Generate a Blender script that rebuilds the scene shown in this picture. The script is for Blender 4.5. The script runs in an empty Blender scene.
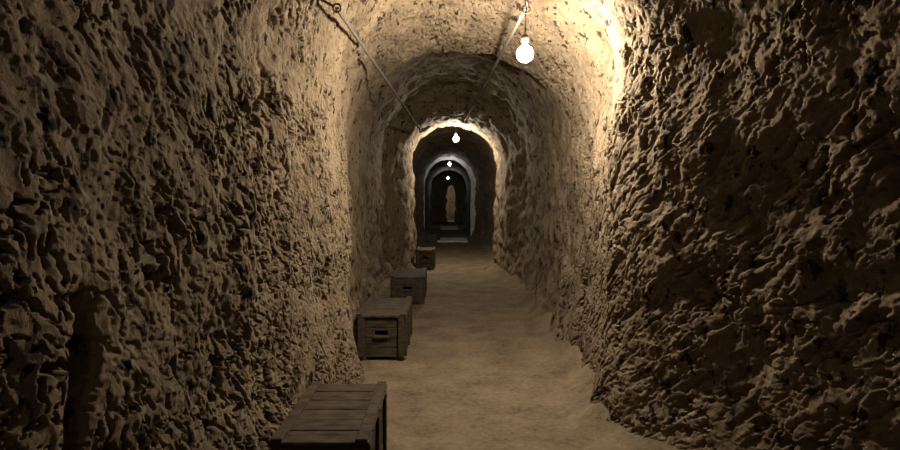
import bpy, bmesh, math, random
import numpy as np
from mathutils import Vector, Matrix
from mathutils.bvhtree import BVHTree

SC = bpy.context.scene
COL = SC.collection
random.seed(4)

# ------------------------------------------------------------------ camera, world, exposure
CAM_H = 1.55
F_PX = 560.0
VPX, VPY = 446.0, 200.0            # vanishing point of the tunnel in the 900x450 frame
cam_d = bpy.data.cameras.new('camera')
cam = bpy.data.objects.new('camera', cam_d)
COL.objects.link(cam)
cam.location = (0, 0, CAM_H)
cam.rotation_euler = (math.pi / 2, 0, 0)
cam_d.sensor_width = 36
cam_d.lens = 36 * F_PX / 900
cam_d.shift_x = (450 - VPX) / 900
cam_d.shift_y = -(225 - VPY) / 900
cam_d.clip_start = 0.02
SC.camera = cam
world = bpy.data.worlds.new('world')
SC.world = world
world.use_nodes = True
world.node_tree.nodes['Background'].inputs['Color'].default_value = (0.0, 0.0, 0.0, 1)
SC.view_settings.view_transform = 'Standard'
SC.view_settings.look = 'None'
SC.view_settings.gamma = 1
SC.view_settings.exposure = 0.0
BULB_POWER = 2650.0                 # radiance of the first bulb's frosted glass
BULBS = [                          # pixel x, pixel y, depth, relative strength, colour
    (525, 54, 4.25, 1.00, (1.0, 0.88, 0.70)),
    (456, 139, 12.65, 0.72, (1.0, 0.89, 0.71)),
    (449.5, 164, 22.95, 0.030, (0.86, 0.93, 1.0)),
    (448, 178, 33.0, 0.045, (0.80, 0.92, 1.0)),
]


def at(px, py, y):
    return Vector(((px - VPX) * y / F_PX, y, CAM_H + (VPY - py) * y / F_PX))


# ------------------------------------------------------------------ numpy noise
_rng = np.random.RandomState(11)
_perm = np.arange(256); _rng.shuffle(_perm); _perm = np.concatenate([_perm, _perm, _perm])
_g = _rng.normal(size=(256, 3)); _g /= np.linalg.norm(_g, axis=1)[:, None]


def perlin(p):
    i = np.floor(p).astype(np.int64); f = p - i
    u = f * f * f * (f * (f * 6 - 15) + 10)
    i &= 255
    out = 0
    for dx in (0, 1):
        for dy in (0, 1):
            for dz in (0, 1):
                h = _perm[_perm[_perm[(i[:, 0] + dx) & 255] + ((i[:, 1] + dy) & 255)] + ((i[:, 2] + dz) & 255)]
                g = _g[h]
                d = g[:, 0] * (f[:, 0] - dx) + g[:, 1] * (f[:, 1] - dy) + g[:, 2] * (f[:, 2] - dz)
                w = (u[:, 0] if dx else 1 - u[:, 0]) * (u[:, 1] if dy else 1 - u[:, 1]) * (u[:, 2] if dz else 1 - u[:, 2])
                out = out + w * d
    return out * 1.5


def sstep(a, b, x):
    t = np.clip((x - a) / (b - a), 0, 1)
    return t * t * (3 - 2 * t)


# ------------------------------------------------------------------ materials
def new_mat(name):
    m = bpy.data.materials.new(name); m.use_nodes = True
    nt = m.node_tree
    return m, nt, nt.nodes['Principled BSDF']


def node(nt, t, **kw):
    n = nt.nodes.new(t)
    for k, v in kw.items():
        if k in n.inputs: n.inputs[k].default_value = v
        else: setattr(n, k, v)
    return n


def earth(name, c_lo, c_mid, c_hi, scale=3.0, bump=0.012, stretch=(1, 1, 1), specks=None):
    m, nt, b = new_mat(name)
    L = nt.links.new
    tc = node(nt, 'ShaderNodeTexCoord')
    mp = node(nt, 'ShaderNodeMapping'); mp.inputs['Scale'].default_value = stretch
    L(tc.outputs['Object'], mp.inputs['Vector'])
    n1 = node(nt, 'ShaderNodeTexNoise', Scale=scale, Detail=8.0, Roughness=0.62)
    n2 = node(nt, 'ShaderNodeTexNoise', Scale=scale * 9, Detail=6.0, Roughness=0.7)
    L(mp.outputs[0], n1.inputs['Vector']); L(mp.outputs[0], n2.inputs['Vector'])
    mx = node(nt, 'ShaderNodeMix', data_type='FLOAT'); mx.inputs[0].default_value = 0.45
    L(n1.outputs['Fac'], mx.inputs[2]); L(n2.outputs['Fac'], mx.inputs[3])
    r = node(nt, 'ShaderNodeValToRGB')
    e = r.color_ramp.elements
    e[0].position = 0.36; e[0].color = (*c_lo, 1)
    e[1].position = 0.66; e[1].color = (*c_hi, 1)
    x = e.new(0.5); x.color = (*c_mid, 1)
    L(mx.outputs[0], r.inputs[0])
    if specks:                         # dark brown specks scattered through the colour by noise
        n4 = node(nt, 'ShaderNodeTexNoise', Scale=specks, Detail=4.0, Roughness=0.6)
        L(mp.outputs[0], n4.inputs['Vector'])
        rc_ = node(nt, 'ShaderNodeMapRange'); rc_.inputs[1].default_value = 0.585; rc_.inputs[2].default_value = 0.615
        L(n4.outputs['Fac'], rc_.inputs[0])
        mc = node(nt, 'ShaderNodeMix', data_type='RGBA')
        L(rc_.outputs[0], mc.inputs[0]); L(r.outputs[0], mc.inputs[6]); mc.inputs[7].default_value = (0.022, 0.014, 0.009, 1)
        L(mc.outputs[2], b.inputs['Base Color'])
    else:
        L(r.outputs[0], b.inputs['Base Color'])
    b.inputs['Roughness'].default_value = 0.95
    b.inputs['Specular IOR Level'].default_value = 0.15
    n3 = node(nt, 'ShaderNodeTexNoise', Scale=scale * 14, Detail=8.0, Roughness=0.7)
    L(mp.outputs[0], n3.inputs['Vector'])
    bp = node(nt, 'ShaderNodeBump', Strength=1.0, Distance=bump)
    L(n3.outputs['Fac'], bp.inputs['Height']); L(bp.outputs[0], b.inputs['Normal'])
    return m


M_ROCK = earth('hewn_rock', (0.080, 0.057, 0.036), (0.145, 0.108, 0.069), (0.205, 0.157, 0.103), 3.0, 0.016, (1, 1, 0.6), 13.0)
M_DIRT = earth('packed_dirt', (0.058, 0.042, 0.027), (0.125, 0.093, 0.059), (0.185, 0.142, 0.092), 2.6, 0.012)


def wood(name, lo, hi):
    m, nt, b = new_mat(name)
    L = nt.links.new
    tc = node(nt, 'ShaderNodeTexCoord')
    mp = node(nt, 'ShaderNodeMapping'); mp.inputs['Scale'].default_value = (2.5, 5, 9)
    L(tc.outputs['Object'], mp.inputs['Vector'])
    n = node(nt, 'ShaderNodeTexNoise', Scale=4.0, Detail=9.0, Roughness=0.65)
    L(mp.outputs[0], n.inputs['Vector'])
    r = node(nt, 'ShaderNodeValToRGB')
    r.color_ramp.elements[0].position = 0.32; r.color_ramp.elements[0].color = (*lo, 1)
    r.color_ramp.elements[1].position = 0.70; r.color_ramp.elements[1].color = (*hi, 1)
    L(n.outputs['Fac'], r.inputs[0]); L(r.outputs[0], b.inputs['Base Color'])
    b.inputs['Roughness'].default_value = 0.85
    b.inputs['Specular IOR Level'].default_value = 0.12
    bp = node(nt, 'ShaderNodeBump', Strength=0.8, Distance=0.003)
    L(n.outputs['Fac'], bp.inputs['Height']); L(bp.outputs[0], b.inputs['Normal'])
    return m


M_WOOD = wood('weathered_dark_wood', (0.014, 0.010, 0.0065), (0.072, 0.053, 0.035))
M_WOOD2 = wood('worn_brown_wood', (0.028, 0.018, 0.011), (0.11, 0.078, 0.05))
M_WOOD3 = wood('blackened_wood', (0.010, 0.010, 0.008), (0.045, 0.043, 0.034))


def plain(name, c, rough=0.6, metal=0.0):
    m, nt, b = new_mat(name)
    n = node(nt, 'ShaderNodeTexNoise', Scale=40.0, Detail=4.0)
    r = node(nt, 'ShaderNodeValToRGB')
    r.color_ramp.elements[0].color = (*[v * 0.55 for v in c], 1); r.color_ramp.elements[1].color = (*[min(1, v * 1.4) for v in c], 1)
    tc = node(nt, 'ShaderNodeTexCoord')
    nt.links.new(tc.outputs['Object'], n.inputs['Vector'])
    nt.links.new(n.outputs['Fac'], r.inputs[0]); nt.links.new(r.outputs[0], b.inputs['Base Color'])
    b.inputs['Roughness'].default_value = rough; b.inputs['Metallic'].default_value = metal
    return m


M_IRON = plain('rusty_iron', (0.10, 0.065, 0.04), 0.65, 0.5)
M_CABLE = plain("dusty_cable_sheath", (0.065, 0.055, 0.042), 0.7)
M_SOCKET = plain('brown_bakelite', (0.09, 0.05, 0.03), 0.4)
M_CAP = plain('pale_metal_cap', (0.25, 0.22, 0.18), 0.5, 0.6)


def glow(name, col, s):
    m, nt, b = new_mat(name)
    b.inputs['Base Color'].default_value = (0.9, 0.9, 0.9, 1)
    b.inputs['Emission Color'].default_value = (*col, 1)
    b.inputs['Emission Strength'].default_value = s
    return m


# ------------------------------------------------------------------ tunnel shell
CX, HW, SPRING, RISE, FOOT = 0.15, 1.10, CAM_H + 0.70, 1.15, -0.35
END_Y = 40.0


def keys(tab):
    a = np.array(tab, float)
    return lambda y: np.interp(y, a[:, 0], a[:, 1])


oL = keys([(-4, .9), (0, .9), (1.0, .38), (1.6, .19), (2.2, .07), (2.55, .0), (2.70, -.01), (2.84, .20), (3.05, .22), (3.5, .07), (3.8, .02), (4.4, -.07),
           (4.80, -.11), (4.92, -.08), (5.2, .02), (6, .12), (7.5, .20), (9, .24), (10.35, .27), (10.7, .10), (11.0, -.11), (11.2, -.17), (13.1, -.19), (13.35, .0), (14, .22), (18, .24),
           (21, .08), (22.6, .0), (23.3, -.03), (23.6, .03), (24.2, .22), (27, .24), (31, .08), (33.9, -.03), (34.4, .1), (42, .1)])
oR = keys([(-4, 1.3), (1.5, 1.25), (2.0, 1.12), (2.4, .88), (2.9, .54), (3.3, .23), (3.5, .09), (3.7, -.02), (3.85, -.07), (4.0, -.08), (4.15, -.04), (4.4, .07), (5.2, .10), (6.5, .12), (8.0, .14),
           (9.5, .22), (10.35, .25), (10.7, .12), (11.0, -.02), (11.2, -.07), (13.1, -.10), (13.35, .05), (14, .24), (18, .26), (21, .08), (22.6, .0), (23.3, -.03), (23.6, .03), (24.2, .22), (27, .24), (31, .08), (33.9, -.03), (34.4, .1), (42, .1)])
oT = keys([(-4, .55), (0, .50), (2, .32), (3.2, .20), (4.4, .20), (4.9, .07), (5.3, -.08), (6.0, -.21), (6.25, -.20), (6.7, .08), (7.5, .26), (9, .28), (10.35, .26), (10.7, .10), (11.0, -.08), (11.2, -.13), (13.1, -.16), (13.35, .05), (14, .24), (18, .26), (21, .08), (22.6, .0), (23.3, -.03), (23.6, .03), (24.2, .22), (27, .24), (31, .08), (33.9, -.03), (34.4, .1), (42, .1)])


def spans(*segs):
    out = []
    for a, b, st in segs:
        out.append(np.arange(a, b, st))
    return np.concatenate(out + [np.array([segs[-1][1]])])


NW, NA = 680, 500                       # rows on each wall, rows over the vault
YS = spans((-3.6, 0.8, .08), (0.8, 1.4, .0075), (1.4, 5.2, .0055), (5.2, 6.4, .012), (6.4, 8, .022), (8, 14, .035), (14, 24, .07), (24, END_Y, .16))


def profile(sid, t, y):
    """sid 0 left wall (t up), 1 vault (t left to right), 2 right wall (t down) -> x, z, normal x, normal z"""
    l, r, tp = oL(y), oR(y), oT(y)
    if sid == 1:
        th = math.pi * (1 - t)
        c, s = np.cos(th), np.sin(th)
        l = l * (1 - s) + np.maximum(l, 0.0) * s; r = r * (1 - s) + np.maximum(np.minimum(r, 1.2), 0.0) * s
        wx = HW + np.where(c < 0, l, r + .26 * np.exp(-((y - 4.6) / .6) ** 2) * s)
        wz = RISE + np.where((tp < 0) & (y < 9), tp * sstep(-.95, -.45, c), tp)
        x = CX + c * wx; z = SPRING + s * wz
        nx, nz = -c / wx, -s / wz
    else:
        tt = t if sid == 0 else 1 - t
        z = FOOT + (SPRING - FOOT) * tt
        foot = 0.10 * np.clip(1 - z / 0.9, 0, 1.3) ** 2 * (1 - np.exp(-((y - 12.1) / 1.4) ** 4))
        if sid == 0:
            x = CX - HW - l + foot; nx = np.ones_like(z)
        else:
            x = CX + HW + r - foot * 1.6; nx = -np.ones_like(z)
        nz = np.zeros_like(z)
    n = np.sqrt(nx * nx + nz * nz)
    return x, z, nx / n, nz / n


def rough(p, y, side):
    """inward displacement of the hewn rock at points p"""
    far = sstep(5.0, 7.0, y)
    rt = side == 2
    d = 0.050 * perlin(p * 1.1 + 7) + 0.040 * perlin(p * np.array([2.4, 2.4, 1.7]) + 31)
    d += 0.020 * perlin(p * np.array([5.5, 5.5, 3.6]))
    # slanting pick marks, stretched up the wall
    q = p.copy(); q[:, 1] = p[:, 1] + p[:, 2] * np.where(rt, 0.80, 0.40)
    q[:, 2] *= np.where(rt, 0.30, 0.50)
    q2 = q + 0.030 * np.stack([perlin(p * 6 + k) for k in (3, 23, 43)], 1) + 0.016 * np.stack([perlin(p * 17 + k) for k in (3, 23, 43)], 1)
    zone = sstep(-0.12, 0.30, perlin(p * 2.3 + 91) + 0.4 * perlin(p * 5 + 14)) * np.where(rt, 0.7, 1.0) + np.where(rt, 0.3, 0.0)
    left_smooth = np.where((side == 0), sstep(3.7, 4.5, y), 0)
    right_smooth = np.where(rt, sstep(4.0, 4.9, y), 0)
    top_smooth = np.where((side == 1), sstep(3.6, 4.6, y) * 0.7, 0)
    sm = np.clip(left_smooth + right_smooth + top_smooth, 0, 1)
    near = 1 - far
    amp = (1 - np.where(side == 0, 0.5, 0.75) * sm) * (1 - 0.45 * far)
    rs = np.where(rt, 1.0, 0.0) * (1 - sm)
    pocket = np.where(side == 0, np.exp(-((y - 3.05) / 0.36) ** 2), 0.0)
    zone = np.clip(zone + 0.8 * pocket, 0, 1)
    fq = np.where(rt, 1.25, 2.1)[:, None]
    n1 = perlin(q2 * 13.0 * fq + 13)
    d -= (0.052 - 0.016 * rs + 0.075 * pocket) * sstep(0.34 - 0.12 * rs - 0.10 * pocket, 0.40 + 0.06 * rs - 0.10 * pocket, n1 + 0.10 * perlin(p * 55 + 2) * (1 - rs)) * (0.05 + 1.1 * zone) * amp
    n2 = perlin(q2 * 22 * fq ** 0.8 + 57)
    d -= (0.032 - 0.008 * rs + 0.03 * pocket) * sstep(0.30 - 0.06 * pocket, 0.37 + 0.06 * rs - 0.06 * pocket, n2) * (0.12 + 0.95 * zone) * (amp * 0.7 + 0.3 * near)
    n3 = perlin(q2 * 42 * fq ** 0.35 + 5)
    d -= 0.018 * sstep(0.26, 0.40, n3) * near * (0.35 + 0.65 * zone)
    # scattered deep pick holes on the smoother lit rock
    n5 = perlin(q2 * np.array([21, 21, 24]) + 301)
    d -= 0.055 * sstep(0.32, 0.37, n5) * (1 - sstep(5.6, 7.5, y)) * np.clip(sm * 1.3, 0, 1) * (0.25 + 0.75 * zone)
    # a deep crevice low on the left wall with a notch knocked out of it
    lf = np.where(side == 0, 1.0, 0.0)
    gy = y - 1.70 - 0.03 * np.sin(p[:, 2] * 7) - 0.02 * perlin(p * 5 + 9)
    d -= lf * 0.10 * np.exp(-(gy / 0.028) ** 2) * sstep(1.34, 1.15, p[:, 2])
    d -= lf * 0.13 * sstep(1.15, 0.75, np.sqrt((gy / 0.075) ** 2 + ((p[:, 2] - 1.06) / 0.10) ** 2))
    # wandering cracks
    cr = np.abs(perlin(q2 * 3.1 + 201)) + 0.10 * np.abs(perlin(p * 9 + 8))
    d -= 0.050 * sstep(0.050, 0.015, cr) * (0.3 + 0.7 * zone) * (1 - 0.8 * sm) * near
    d += 0.014 * perlin(q * 13 + 77) * (1 - 0.5 * sm)
    d += 0.006 * perlin(p * 33 + 19) * near
    # big hollows
    d += far * (0.05 * perlin(p * 3.3 + 61) + 0.03 * perlin(p * 7 + 71))
    n4 = perlin(p * np.array([2.9, 2.9, 2.2]) + 141)
    d -= (0.02 + 0.045 * rs) * sstep(0.25, 0.65, n4) * (1 - sm) * (1 - far * 0.6)
    return d


def grid_mesh(name, co, nr, nc, mat, flip=False):
    me = bpy.data.meshes.new(name)
    i = np.arange(nr * nc).reshape(nr, nc)
    q = np.stack([i[:-1, :-1], i[1:, :-1], i[1:, 1:], i[:-1, 1:]], -1).reshape(-1, 4)
    if flip: q = q[:, ::-1]
    me.vertices.add(len(co)); me.vertices.foreach_set('co', co.astype(np.float32).ravel())
    me.loops.add(q.size); me.loops.foreach_set('vertex_index', q.astype(np.int32).ravel())
    me.polygons.add(len(q))
    me.polygons.foreach_set('loop_start', (np.arange(len(q)) * 4).astype(np.int32))
    me.polygons.foreach_set('use_smooth', np.ones(len(q), bool))
    me.update(calc_edges=True)
    me.materials.append(mat)
    o = bpy.data.objects.new(name, me); COL.objects.link(o)
    o['kind'] = 'structure'
    return o


BVH = {}


def shell(sid, name, label, nrow):
    T, Y = np.meshgrid(np.linspace(0, 1, nrow), YS, indexing='ij')
    t, y = T.ravel(), Y.ravel()
    x, z, nx, nz = profile(sid, t, y)
    p = np.stack([x, y, z], 1)
    th = np.arctan2(z - SPRING, x - CX)
    # which side governs the look, blended over the vault by its angle
    side = np.full(len(y), sid)
    d = rough(p, y, side)
    if sid != 1:
        # keep the seam with the vault closed: cross-fade to the vault's own roughness
        w = sstep(SPRING - 0.35, SPRING, z)
        d = d * (1 - w) + rough(p, y, np.full(len(y), 1)) * w
    p[:, 0] += nx * d; p[:, 2] += nz * d
    o = grid_mesh(name, p, nrow, len(YS), M_ROCK, flip=True)
    o['label'] = label; o['category'] = 'wall' if sid != 1 else 'ceiling'
    st = 3
    pc = p.reshape(nrow, len(YS), 3)[::st, ::st]
    a, b = pc.shape[:2]
    i = np.arange(a * b).reshape(a, b)
    q = np.stack([i[:-1, :-1], i[1:, :-1], i[1:, 1:], i[:-1, 1:]], -1).reshape(-1, 4)
    BVH[name] = BVHTree.FromPolygons(pc.reshape(-1, 3).tolist(), q.tolist())
    return o


shell(0, 'wall_left', 'rough pitted rock wall on the left side of the tunnel', NW)
shell(2, 'wall_right', 'rough pitted rock wall on the right side of the tunnel', NW)
shell(1, 'ceiling', 'rough arched rock vault over the tunnel', NA)

# floor: packed earth with a rubble slope up to the walls
FX = np.linspace(-2.6, 4.4, 345)
FY = spans((-3.6, 1.5, .1), (1.5, 6, .014), (6, 14, .04), (14, END_Y, .12))


def floor_z(x, y):
    p = np.stack([x, y, np.zeros_like(x)], 1)
    wl = CX - HW - oL(y) + 0.10; wr = CX + HW + oR(y) - 0.14
    d = 0.014 * perlin(p * 1.3 + 3) + 0.010 * perlin(p * np.array([3.0, 4.5, 1]) + 17) + 0.007 * perlin(p * 9 + 5) + 0.004 * perlin(p * 22)
    d += 0.22 * sstep(0.30, -0.12, wr - x) ** 2 * (0.6 + 0.8 * perlin(p * 2.2 + 40))
    d += 0.10 * sstep(0.10, -0.10, x - wl) ** 2
    return d


X, Y = np.meshgrid(FX, FY, indexing='ij')
fz = floor_z(X.ravel(), Y.ravel())
fp = np.stack([X.ravel(), Y.ravel(), fz], 1)
fl = grid_mesh('floor', fp, len(FX), len(FY), M_DIRT, flip=True)
fl['label'] = 'packed dirt floor of the tunnel'; fl['category'] = 'floor'


def mesh_obj(name, bm, mat, parent=None, smooth=False):
    me = bpy.data.meshes.new(name); bm.to_mesh(me); bm.free()
    me.materials.append(mat)
    if smooth:
        for f in me.polygons: f.use_smooth = True
    o = bpy.data.objects.new(name, me); COL.objects.link(o)
    if parent: o.parent = parent
    return o


def add_box(bm, c, s, bev=0.0, rot=None):
    r = bmesh.ops.create_cube(bm, size=1.0)
    vs = r['verts']
    for v in vs: v.co = Vector((v.co.x * s[0], v.co.y * s[1], v.co.z * s[2]))
    if bev:
        es = list({e for v in vs for e in v.link_edges})
        vs = list({v for f in bmesh.ops.bevel(bm, geom=es, offset=bev, segments=1, affect='EDGES')['faces'] for v in f.verts})
    m = Matrix.Translation(c) @ (rot or Matrix())
    for v in vs: v.co = m @ v.co


# end wall of the tunnel with a narrow doorway, and the lit recess behind it
def wall_slab(name, x0, x1, z0, z1, y, label):
    nx, nz = max(2, int((x1 - x0) / .05)), max(2, int((z1 - z0) / .05))
    A, B = np.meshgrid(np.linspace(x0, x1, nx), np.linspace(z0, z1, nz), indexing='ij')
    p = np.stack([A.ravel(), np.full(A.size, y), B.ravel()], 1)
    p[:, 1] += 0.10 * perlin(p * 2.1) + 0.05 * perlin(p * 5)
    o = grid_mesh(name, p, nx, nz, M_ROCK)
    o['label'] = label; o['category'] = 'wall'
    return o


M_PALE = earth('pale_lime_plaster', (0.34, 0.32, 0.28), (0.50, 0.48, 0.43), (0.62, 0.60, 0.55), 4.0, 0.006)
bm = bmesh.new()
DX0, DX1, DZ = 0.05, 0.68, 2.62
yy = END_Y - 0.30
rr = random.Random(8)
inner = [(DX0 + rr.uniform(-.09, .05), -.35)] + [(DX0 + rr.uniform(-.10, .08), z) for z in np.arange(.1, DZ - .3, .28)] + \
        [(DX0 + .12, DZ - .12), ((DX0 + DX1) / 2, DZ), (DX1 - .14, DZ - .10)] + \
        [(DX1 + rr.uniform(-.10, .08), z) for z in np.arange(.1, DZ - .3, .28)[::-1]] + [(DX1 + rr.uniform(-.05, .09), -.35)]
mid = (DX0 + DX1) / 2


def outer(q):
    if q[1] >= DZ - .13: return (mid + (q[0] - mid) * 6.0, 4.2)
    return (-2.2 if q[0] < mid else 2.8, q[1] * 1.6 if q[1] > 0 else q[1])


fr = [[bm.verts.new((q[0], yy + dy, q[1])) for q in inner] for dy in (0, .3)]
ou = [[bm.verts.new((outer(q)[0], yy + dy, outer(q)[1])) for q in inner] for dy in (0, .3)]
for k in range(len(inner) - 1):
    bm.faces.new((fr[0][k], ou[0][k], ou[0][k + 1], fr[0][k + 1]))
    bm.faces.new((fr[1][k], fr[1][k + 1], ou[1][k + 1], ou[1][k]))
    bm.faces.new((fr[0][k], fr[0][k + 1], fr[1][k + 1], fr[1][k]))
    bm.faces.new((ou[0][k], ou[1][k], ou[1][k + 1], ou[0][k + 1]))
for k in (0, len(inner) - 1):
    bm.faces.new((fr[0][k], fr[1][k], ou[1][k], ou[0][k]))
bmesh.ops.recalc_face_normals(bm, faces=bm.faces)
ew = mesh_obj('wall_end', bm, M_ROCK); ew['kind'] = 'structure'
ew['label'] = 'far rock end wall with a narrow doorway'; ew['category'] = 'wall'
bm = bmesh.new()
add_box(bm, Vector((0.2, END_Y + 3.2, 1.6)), (5.0, .2, 4.4))
add_box(bm, Vector((-2.2, END_Y + 1.6, 1.6)), (.2, 3.4, 4.4))
add_box(bm, Vector((2.6, END_Y + 1.6, 1.6)), (.2, 3.4, 4.4))
add_box(bm, Vector((0.2, END_Y + 1.6, 3.7)), (5.0, 3.4, .2))
add_box(bm, Vector((0.2, END_Y + 1.6, -.1)), (5.0, 3.4, .2))
rc = mesh_obj('wall_recess', bm, M_ROCK); rc['kind'] = 'structure'
rc['label'] = 'pale lit rock chamber beyond the far doorway'; rc['category'] = 'wall'
bk = wall_slab('wall_back', -2.8, 4.5, -.4, 4.8, -3.3, 'rock wall closing the tunnel behind the viewer')


# pale plastered arch framing the third opening, and two pale slabs whose colour stands in for lit floor
def arch_trim(name, y, xl, xr, top, wl, wr, dep, label):
    bm = bmesh.new()
    c, hw, sp = (xl + xr) / 2, (xr - xl) / 2, top - (xr - xl) * .56
    pts = [(-1, 0, z, wl) for z in (-.2, .5, 1.2)] + [(-math.cos(u), math.sin(u), None, wl + (wr - wl) * u / math.pi) for u in [math.pi * k / 28 for k in range(29)]] + [(1, 0, z, wr) for z in (1.2, .5, -.2)]
    rings = []
    for cx_, sz, z, w in pts:
        w *= random.uniform(.85, 1.15)
        ox, oz = c + cx_ * (hw + .3), (sp + sz * (top - sp + .3)) if z is None else z
        ix, iz = c + cx_ * (hw - w), (sp + sz * (top - sp - w)) if z is None else z
        rings.append([bm.verts.new(v) for v in ((ix, y, iz), (ox, y, oz), (ox, y + dep, oz), (ix, y + dep, iz))])
    for A, B in zip(rings, rings[1:]):
        for k in range(4):
            bm.faces.new((A[k], A[(k + 1) % 4], B[(k + 1) % 4], B[k]))
    bm.faces.new(rings[0]); bm.faces.new(rings[-1][::-1])
    bmesh.ops.recalc_face_normals(bm, faces=bm.faces)
    o = mesh_obj(name, bm, M_PALE); o['kind'] = 'structure'; o['label'] = label; o['category'] = 'arch'


arch_trim('trim_1', 23.30, -.957, 1.165, 3.34, .07, .13, .25, 'thin pale plastered arch framing the third opening of the tunnel')
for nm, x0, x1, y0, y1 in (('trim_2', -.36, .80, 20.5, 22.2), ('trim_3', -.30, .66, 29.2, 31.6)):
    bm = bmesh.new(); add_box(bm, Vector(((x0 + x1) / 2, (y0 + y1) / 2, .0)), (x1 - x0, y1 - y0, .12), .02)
    o = mesh_obj(nm, bm, M_PALE); o['kind'] = 'structure'; o['label'] = 'pale sill across the tunnel floor'; o['category'] = 'slab'


def hit(origin, direction, names=('ceiling', 'wall_left', 'wall_right')):
    best = None
    for n in names:
        h = BVH[n].ray_cast(Vector(origin), Vector(direction).normalized())
        if h[0] is not None and (best is None or h[3] < best[3]): best = h
    return best[0] if best else None


def tag(o, label, cat, group=None):
    o['label'] = label; o['category'] = cat
    if group: o['group'] = group
    return o


def empty(name, loc, label, cat, group=None, rz=0):
    o = bpy.data.objects.new(name, None); COL.objects.link(o)
    o.location = loc; o.rotation_euler = (0, 0, rz); o.empty_display_size = 0.1
    return tag(o, label, cat, group)


def add_tube(bm, pts, r, seg=8):
    pts = [Vector(p) for p in pts]
    rings = []
    up = Vector((0, 0, 1))
    for i, p in enumerate(pts):
        d = (pts[min(i + 1, len(pts) - 1)] - pts[max(i - 1, 0)]).normalized()
        a = d.cross(up)
        if a.length < 1e-3: a = d.cross(Vector((1, 0, 0)))
        a.normalize(); b = a.cross(d)
        rings.append([bm.verts.new(p + r * (math.cos(t) * a + math.sin(t) * b)) for t in [2 * math.pi * k / seg for k in range(seg)]])
    for A, B in zip(rings, rings[1:]):
        for k in range(seg):
            bm.faces.new((A[k], A[(k + 1) % seg], B[(k + 1) % seg], B[k]))
    bm.faces.new(rings[0][::-1]); bm.faces.new(rings[-1])


def add_lathe(bm, prof, seg=16, c=Vector((0, 0, 0))):
    rings = []
    for r, z in prof:
        rings.append([bm.verts.new(c + Vector((r * math.cos(t), r * math.sin(t), z))) for t in [2 * math.pi * k / seg for k in range(seg)]])
    for A, B in zip(rings, rings[1:]):
        for k in range(seg):
            bm.faces.new((A[k], A[(k + 1) % seg], B[(k + 1) % seg], B[k]))
    bm.faces.new(rings[0][::-1]); bm.faces.new(rings[-1])


# ------------------------------------------------------------------ wooden crates along the left wall
CRATES = [   # x0, x1, front y, length, height, turn, material, label
    (-.800, -.367, 2.575, .80, .443, 0.0, M_WOOD, 'dark wooden crate nearest the viewer, at the bottom edge against the left wall'),
    (-.857, -.395, 5.39, .98, .443, 0.0, M_WOOD, 'brown wooden crate with a hand slot facing out, second crate from the viewer'),
    (-.810, -.330, 8.27, 1.05, .415, 0.0, M_WOOD, 'blackened wooden crate behind the crate with the visible hand slot'),
    (-.660, -.260, 12.46, .78, .440, 0.0, M_WOOD2, 'small brown crate beside the foot of the bright stone arch'),
    (-.860, -.300, 17.2, 1.00, .460, 0.0, M_WOOD3, 'dark crate standing in the gloom just past the bright arch'),
    (-.700, -.230, 21.0, .90, .470, 0.0, M_WOOD3, 'farthest dark crate in the row, under the third bulb'),
]


def board_panel(bm, w, h, n, th, axis, off, z0, vertical=False, gap=.006, jit=.003):
    """n boards filling w x h; axis 'x' -> panel spans x, at y=off ; 'y' -> spans y, at x=off"""
    for k in range(n):
        j = random.uniform(-jit, jit)
        if vertical:
            s = (w / n - gap, h); cpos = (-w / 2 + w / n * (k + .5), z0 + h / 2)
        else:
            s = (w, h / n - gap); cpos = (0, z0 + h / n * (k + .5))
        if axis == 'x':
            add_box(bm, Vector((cpos[0], off + j, cpos[1])), (s[0], th, s[1]), .003)
        else:
            add_box(bm, Vector((off + j, cpos[0], cpos[1])), (th, s[0], s[1]), .003)


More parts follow.
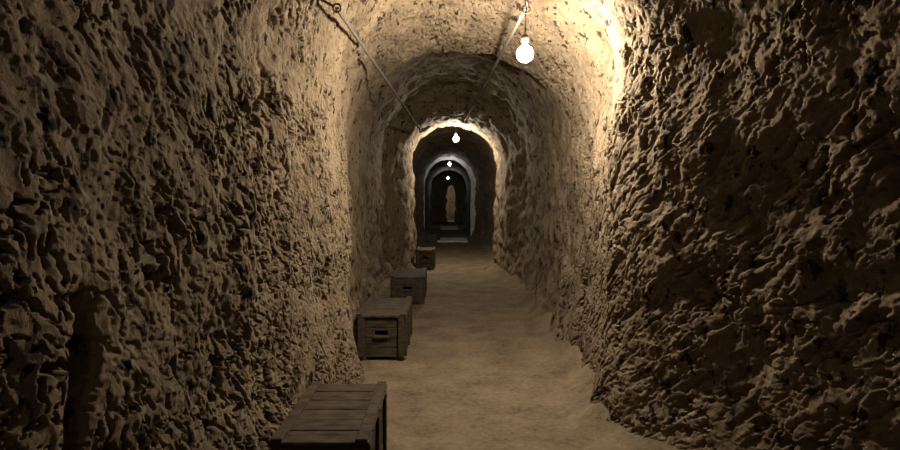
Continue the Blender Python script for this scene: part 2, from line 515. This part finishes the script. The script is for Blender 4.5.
def make_crate(x0, x1, yf, ln, h, rz, mat, label):
    w = x1 - x0
    cx, cy = (x0 + x1) / 2, yf + ln / 2
    # stands on the highest bump under it
    gx, gy = np.meshgrid(np.linspace(x0, x1, 9), np.linspace(yf, yf + ln, 9))
    z = float(np.percentile(floor_z(gx.ravel(), gy.ravel()), 75)) - 0.004
    h = h - z
    t = empty('wooden_crate', (cx, cy, z), label, 'crate', 'wooden crates along the left wall', rz)
    foot, lid = .035, .032
    bz, bh = foot, h - foot - lid
    for s in (-1, 1):                      # skids under both ends
        bm = bmesh.new(); add_box(bm, Vector((s * (w / 2 - .055), 0, foot / 2)), (.075, ln - .02, foot), .004)
        mesh_obj('skid', bm, mat, t)
    bm = bmesh.new(); add_box(bm, Vector((0, 0, bz + .01)), (w - .06, ln - .06, .02))
    mesh_obj('bottom_panel', bm, mat, t)
    for s in (-1, 1):
        bm = bmesh.new()                   # end panel: four level boards, the third cut by the hand slot
        bw, n = w - .03, 4
        off = s * (ln / 2 - .02)
        bb = bh / n
        for k in range(n):
            zc = bz + bb * (k + .5)
            if k == 2:
                for q in (-1, 1):
                    add_box(bm, Vector((q * (bw / 4 + .03), off, zc)), (bw / 2 - .06, .018, bb - .005), .003)
                add_box(bm, Vector((0, off, zc + bb * .36)), (.121, .0179, bb * .25))
                add_box(bm, Vector((0, off, zc - bb * .36)), (.121, .0179, bb * .25))
            else:
                add_box(bm, Vector((0, off, zc)), (bw, .018, bb - .005), .003)
        e = mesh_obj('end_panel', bm, mat, t)
        bm = bmesh.new()                   # carrying cleat under the slot
        add_box(bm, Vector((0, off + s * .019, bz + bb * 2.08)), (.15, .022, .026), .005)
        mesh_obj('handle_cleat', bm, mat, e)
        for q in (-1, 1):                  # upright battens framing the end
            bm = bmesh.new(); add_box(bm, Vector((q * (w / 2 - .036), off + s * .019, bz + bh / 2)), (.062, .02, bh), .004)
            mesh_obj('corner_batten', bm, mat, t)
    for s in (-1, 1):
        bm = bmesh.new(); board_panel(bm, ln - .062, bh, 4, .018, 'y', s * (w / 2 - .012), bz)
        sp = mesh_obj('side_panel', bm, mat, t)
        for q in (-1, 0, 1):
            bm = bmesh.new(); add_box(bm, Vector((s * (w / 2 + .006), q * (ln / 2 - .06), bz + bh / 2)), (.018, .06, bh), .004)
            mesh_obj('side_batten', bm, mat, sp)
    bm = bmesh.new()                       # lid of boards laid across the crate
    n = 6
    wb = (ln + .02) / n
    for k in range(n):
        add_box(bm, Vector((random.uniform(-.004, .004), -(ln + .02) / 2 + wb * (k + .5), h - lid / 2 + random.uniform(-.002, .002))), (w + .03, wb - .006, lid - .008), .004)
    ld = mesh_obj('lid', bm, mat, t)
    for q in (-1, 1):
        bm = bmesh.new(); add_box(bm, Vector((q * (w / 2 - .02), 0, h + .004)), (.055, ln + .02, .016), .004)
        mesh_obj('lid_batten', bm, mat, ld)
    return t


for c in CRATES: make_crate(*c)

# ------------------------------------------------------------------ bulbs
ORD = ['large glowing bulb nearest the viewer, hanging from the cable high on the right',
       'glowing bulb hanging under the crown of the bright stone arch, second from the viewer',
       'small cool white bulb seen through the bright arch, upper of the two small bulbs',
       'farthest small bluish white bulb, lowest and dimmest of the hanging bulbs']


def make_bulb(p, top, strength, col, label, mount):
    t = empty('hanging_bulb', p, label, 'light bulb', 'bulbs hanging along the tunnel')
    bm = bmesh.new(); R = .062
    prof = [(.006, -R)]
    for k in range(1, 12):                 # round globe narrowing to the neck
        a = -math.pi / 2 + k * math.pi / 13
        prof.append((R * math.cos(a), R * math.sin(a)))
    prof += [(.020, R), (.017, .066)]
    add_lathe(bm, prof, 16)
    mesh_obj('glass_globe', bm, glow('lit_frosted_glass', col, strength), t, True)
    bm = bmesh.new(); add_lathe(bm, [(.018, .065), (.019, .068), (.019, .080), (.017, .086)], 14)
    mesh_obj('metal_cap', bm, M_CAP, t, True)
    bm = bmesh.new(); add_lathe(bm, [(.021, .084), (.029, .090), (.029, .128), (.020, .146), (.008, .154)], 14)
    mesh_obj('socket', bm, M_SOCKET, t, True)
    bm = bmesh.new()
    H = (top - p).z
    off = (top - p)
    pts = [Vector((0, 0, .150))] + [Vector((off.x * k, off.y * k, .15 + (H - .15) * k)) + Vector((.004 * math.sin(7 * k), 0, 0)) for k in (.25, .5, .75, 1.0)]
    add_tube(bm, pts, .006, 8)
    mesh_obj('wire', bm, M_CABLE, t, True)
    if mount:
        bm = bmesh.new(); add_lathe(bm, [(.02, H - .02), (.05, H - .005), (.055, H + .09)], 14, Vector((off.x, off.y, 0)))
        mesh_obj('ceiling_mount', bm, M_IRON, t, True)
    return t


BP = []
for (px, py, y, s, col), lab in zip(BULBS, ORD):
    p = at(px, py, y)
    top = hit(p, (0, 0, 1), ('ceiling',))
    BP.append((p, top))
    if y < 5:
        node_pt = at(526, 9, y)            # knot on the cable that carries the first bulb
        make_bulb(p, node_pt, BULB_POWER * s, col, lab, False)
    else:
        make_bulb(p, top, BULB_POWER * s, col, lab, True)
p = Vector((-0.3, -2.0, 2.75))  # added fill bulb, never in view, to brighten the nearest walls
make_bulb(p, hit(p, (0, 0, 1), ('ceiling',)), BULB_POWER * 0.06, (1.0, .88, .70), 'added dim fill bulb behind the viewer, unseen, brightening the near walls', True)
p = Vector((-1.2, END_Y + 1.4, 2.5))  # added bulb out of sight, makes the lit patch in the doorway
make_bulb(p, Vector((-1.2, END_Y + 1.4, 3.6)), BULB_POWER * 0.35, (1.0, .92, .78), 'added bulb hidden inside the chamber to light the patch in the far doorway', False)


# ------------------------------------------------------------------ cables strung along the vault
def twisted(name, pts, label, r=.0065, pitch=.11):
    """two wires twisted together along a poly-line"""
    pts = [Vector(q) for q in pts]
    dense = []
    for a, b in zip(pts, pts[1:]):
        n = max(2, int((b - a).length / .022))
        dense += [a.lerp(b, k / n) for k in range(n)]
    dense.append(pts[-1])
    t = empty(name, dense[0], label, 'cable', 'cables strung along the tunnel')
    for ph in (0, math.pi):
        bm = bmesh.new(); acc = 0; out = []
        for i, q in enumerate(dense):
            d = (dense[min(i + 1, len(dense) - 1)] - dense[max(i - 1, 0)])
            if i: acc += (q - dense[i - 1]).length
            d.normalize(); a = d.cross(Vector((0, 0, 1))).normalized(); b = a.cross(d)
            an = ph + 2 * math.pi * acc / pitch
            out.append(q + r * (math.cos(an) * a + math.sin(an) * b) - dense[0])
        add_tube(bm, out, r, 6)
        mesh_obj('strand', bm, M_CABLE, t, True)
    return t


def sag(a, b, s, n=10):
    return [a.lerp(b, k / n) - Vector((0, 0, s * 4 * (k / n) * (1 - k / n))) for k in range(n + 1)]


O = Vector((0, 0, CAM_H))


def ray(px, py): return Vector(((px - VPX) / F_PX, 1, (VPY - py) / F_PX))


def wall_y(px, py):
    h = hit(O, ray(px, py)); return h.y if h else 99


def strung(p0, y0, p1, y1):
    """straight cable whose far end is drawn in until it hangs clear of the rock all along"""
    for _ in range(60):
        ok = True
        for k in range(1, 30):
            t = k / 30
            iy = (1 - t) / y0 + t / y1
            px, py = p0[0] + (p1[0] - p0[0]) * t, p0[1] + (p1[1] - p0[1]) * t
            if 1 / iy > wall_y(px, py) - 0.08 * wall_y(px, py) / 5: ok = False; break
        if ok: break
        y1 *= 0.985
        if _ % 3 == 2: y0 *= 0.985
    a, b = at(*p0, y0), at(*p1, y1)
    return a, b


nL0 = wall_y(337, 8)
nearL, farL = strung((337, 8), nL0 - .10, (421, 131), wall_y(421, 131) - .1)
ky = BULBS[0][2]
knot = at(526, 9, ky)
_, farR = strung((526, 9), ky, (464.5, 121), min(12.6, wall_y(464.5, 121) - .1))
print('anchors', nL0, wall_y(421, 131), wall_y(464.5, 121), nearL, farL, knot, farR)
kt = hit(knot, (0.05, -.25, 1), ('ceiling',))
twisted('twisted_cable', [nearL, farL], 'twisted cable running from the left wall up to the bright arch, no bulb on it', .0088)
twisted('twisted_cable', [kt + Vector((0, 0, -.05)), knot.lerp(kt, .4) + Vector((0, 0, -.04)), knot, farR],
        'twisted cable running from the nearest bulb to the crown of the bright arch', .0088)


def hook_to(p, d, label):
    """hook whose eye holds the cable end p, its spike reaching the rock along d"""
    h = hit(p, d)
    t = empty('iron_hook', p, label, 'hook', 'iron hooks holding the cables')
    bm = bmesh.new(); v = (h - p); add_tube(bm, [v.normalized() * .03, v + v.normalized() * .02], .009, 8)
    mesh_obj('spike', bm, M_IRON, t, True)
    a = v.normalized(); b = a.cross(Vector((0, 1, 0))).normalized()
    bm = bmesh.new(); add_tube(bm, [.028 * (math.cos(u) * a + math.sin(u) * b) for u in [2 * math.pi * k / 14 for k in range(15)]], .008, 6)
    mesh_obj('eye', bm, M_IRON, t, True)


hook_to(nearL, (-1, -.1, .5), 'iron hook in the left wall holding the near end of the left cable')
hook_to(farL, (-.5, .1, 1), 'small iron hook in the bright arch holding the far end of the left cable')
hook_to(farR, (0, .1, 1), 'small iron hook at the crown of the bright arch holding the right cable')
# long hanger that carries the knot and the first bulb
top = hit(knot, (0, 0, 1), ('ceiling',))
t = empty('iron_hanger', top, 'iron hanger above the nearest bulb holding the right cable', 'hook', 'iron hooks holding the cables')
bm = bmesh.new(); add_tube(bm, [Vector((0, 0, .08)), Vector((.004, 0, -.1)), knot - top + Vector((0, 0, .02))], .010, 8)
mesh_obj('rod', bm, M_IRON, t, True)
bm = bmesh.new(); add_tube(bm, [knot - top + Vector((.03 * math.cos(u), 0, .03 * math.sin(u) - .004)) for u in [2 * math.pi * k / 16 for k in range(17)]], .008, 6)
mesh_obj('ring', bm, M_IRON, t, True)
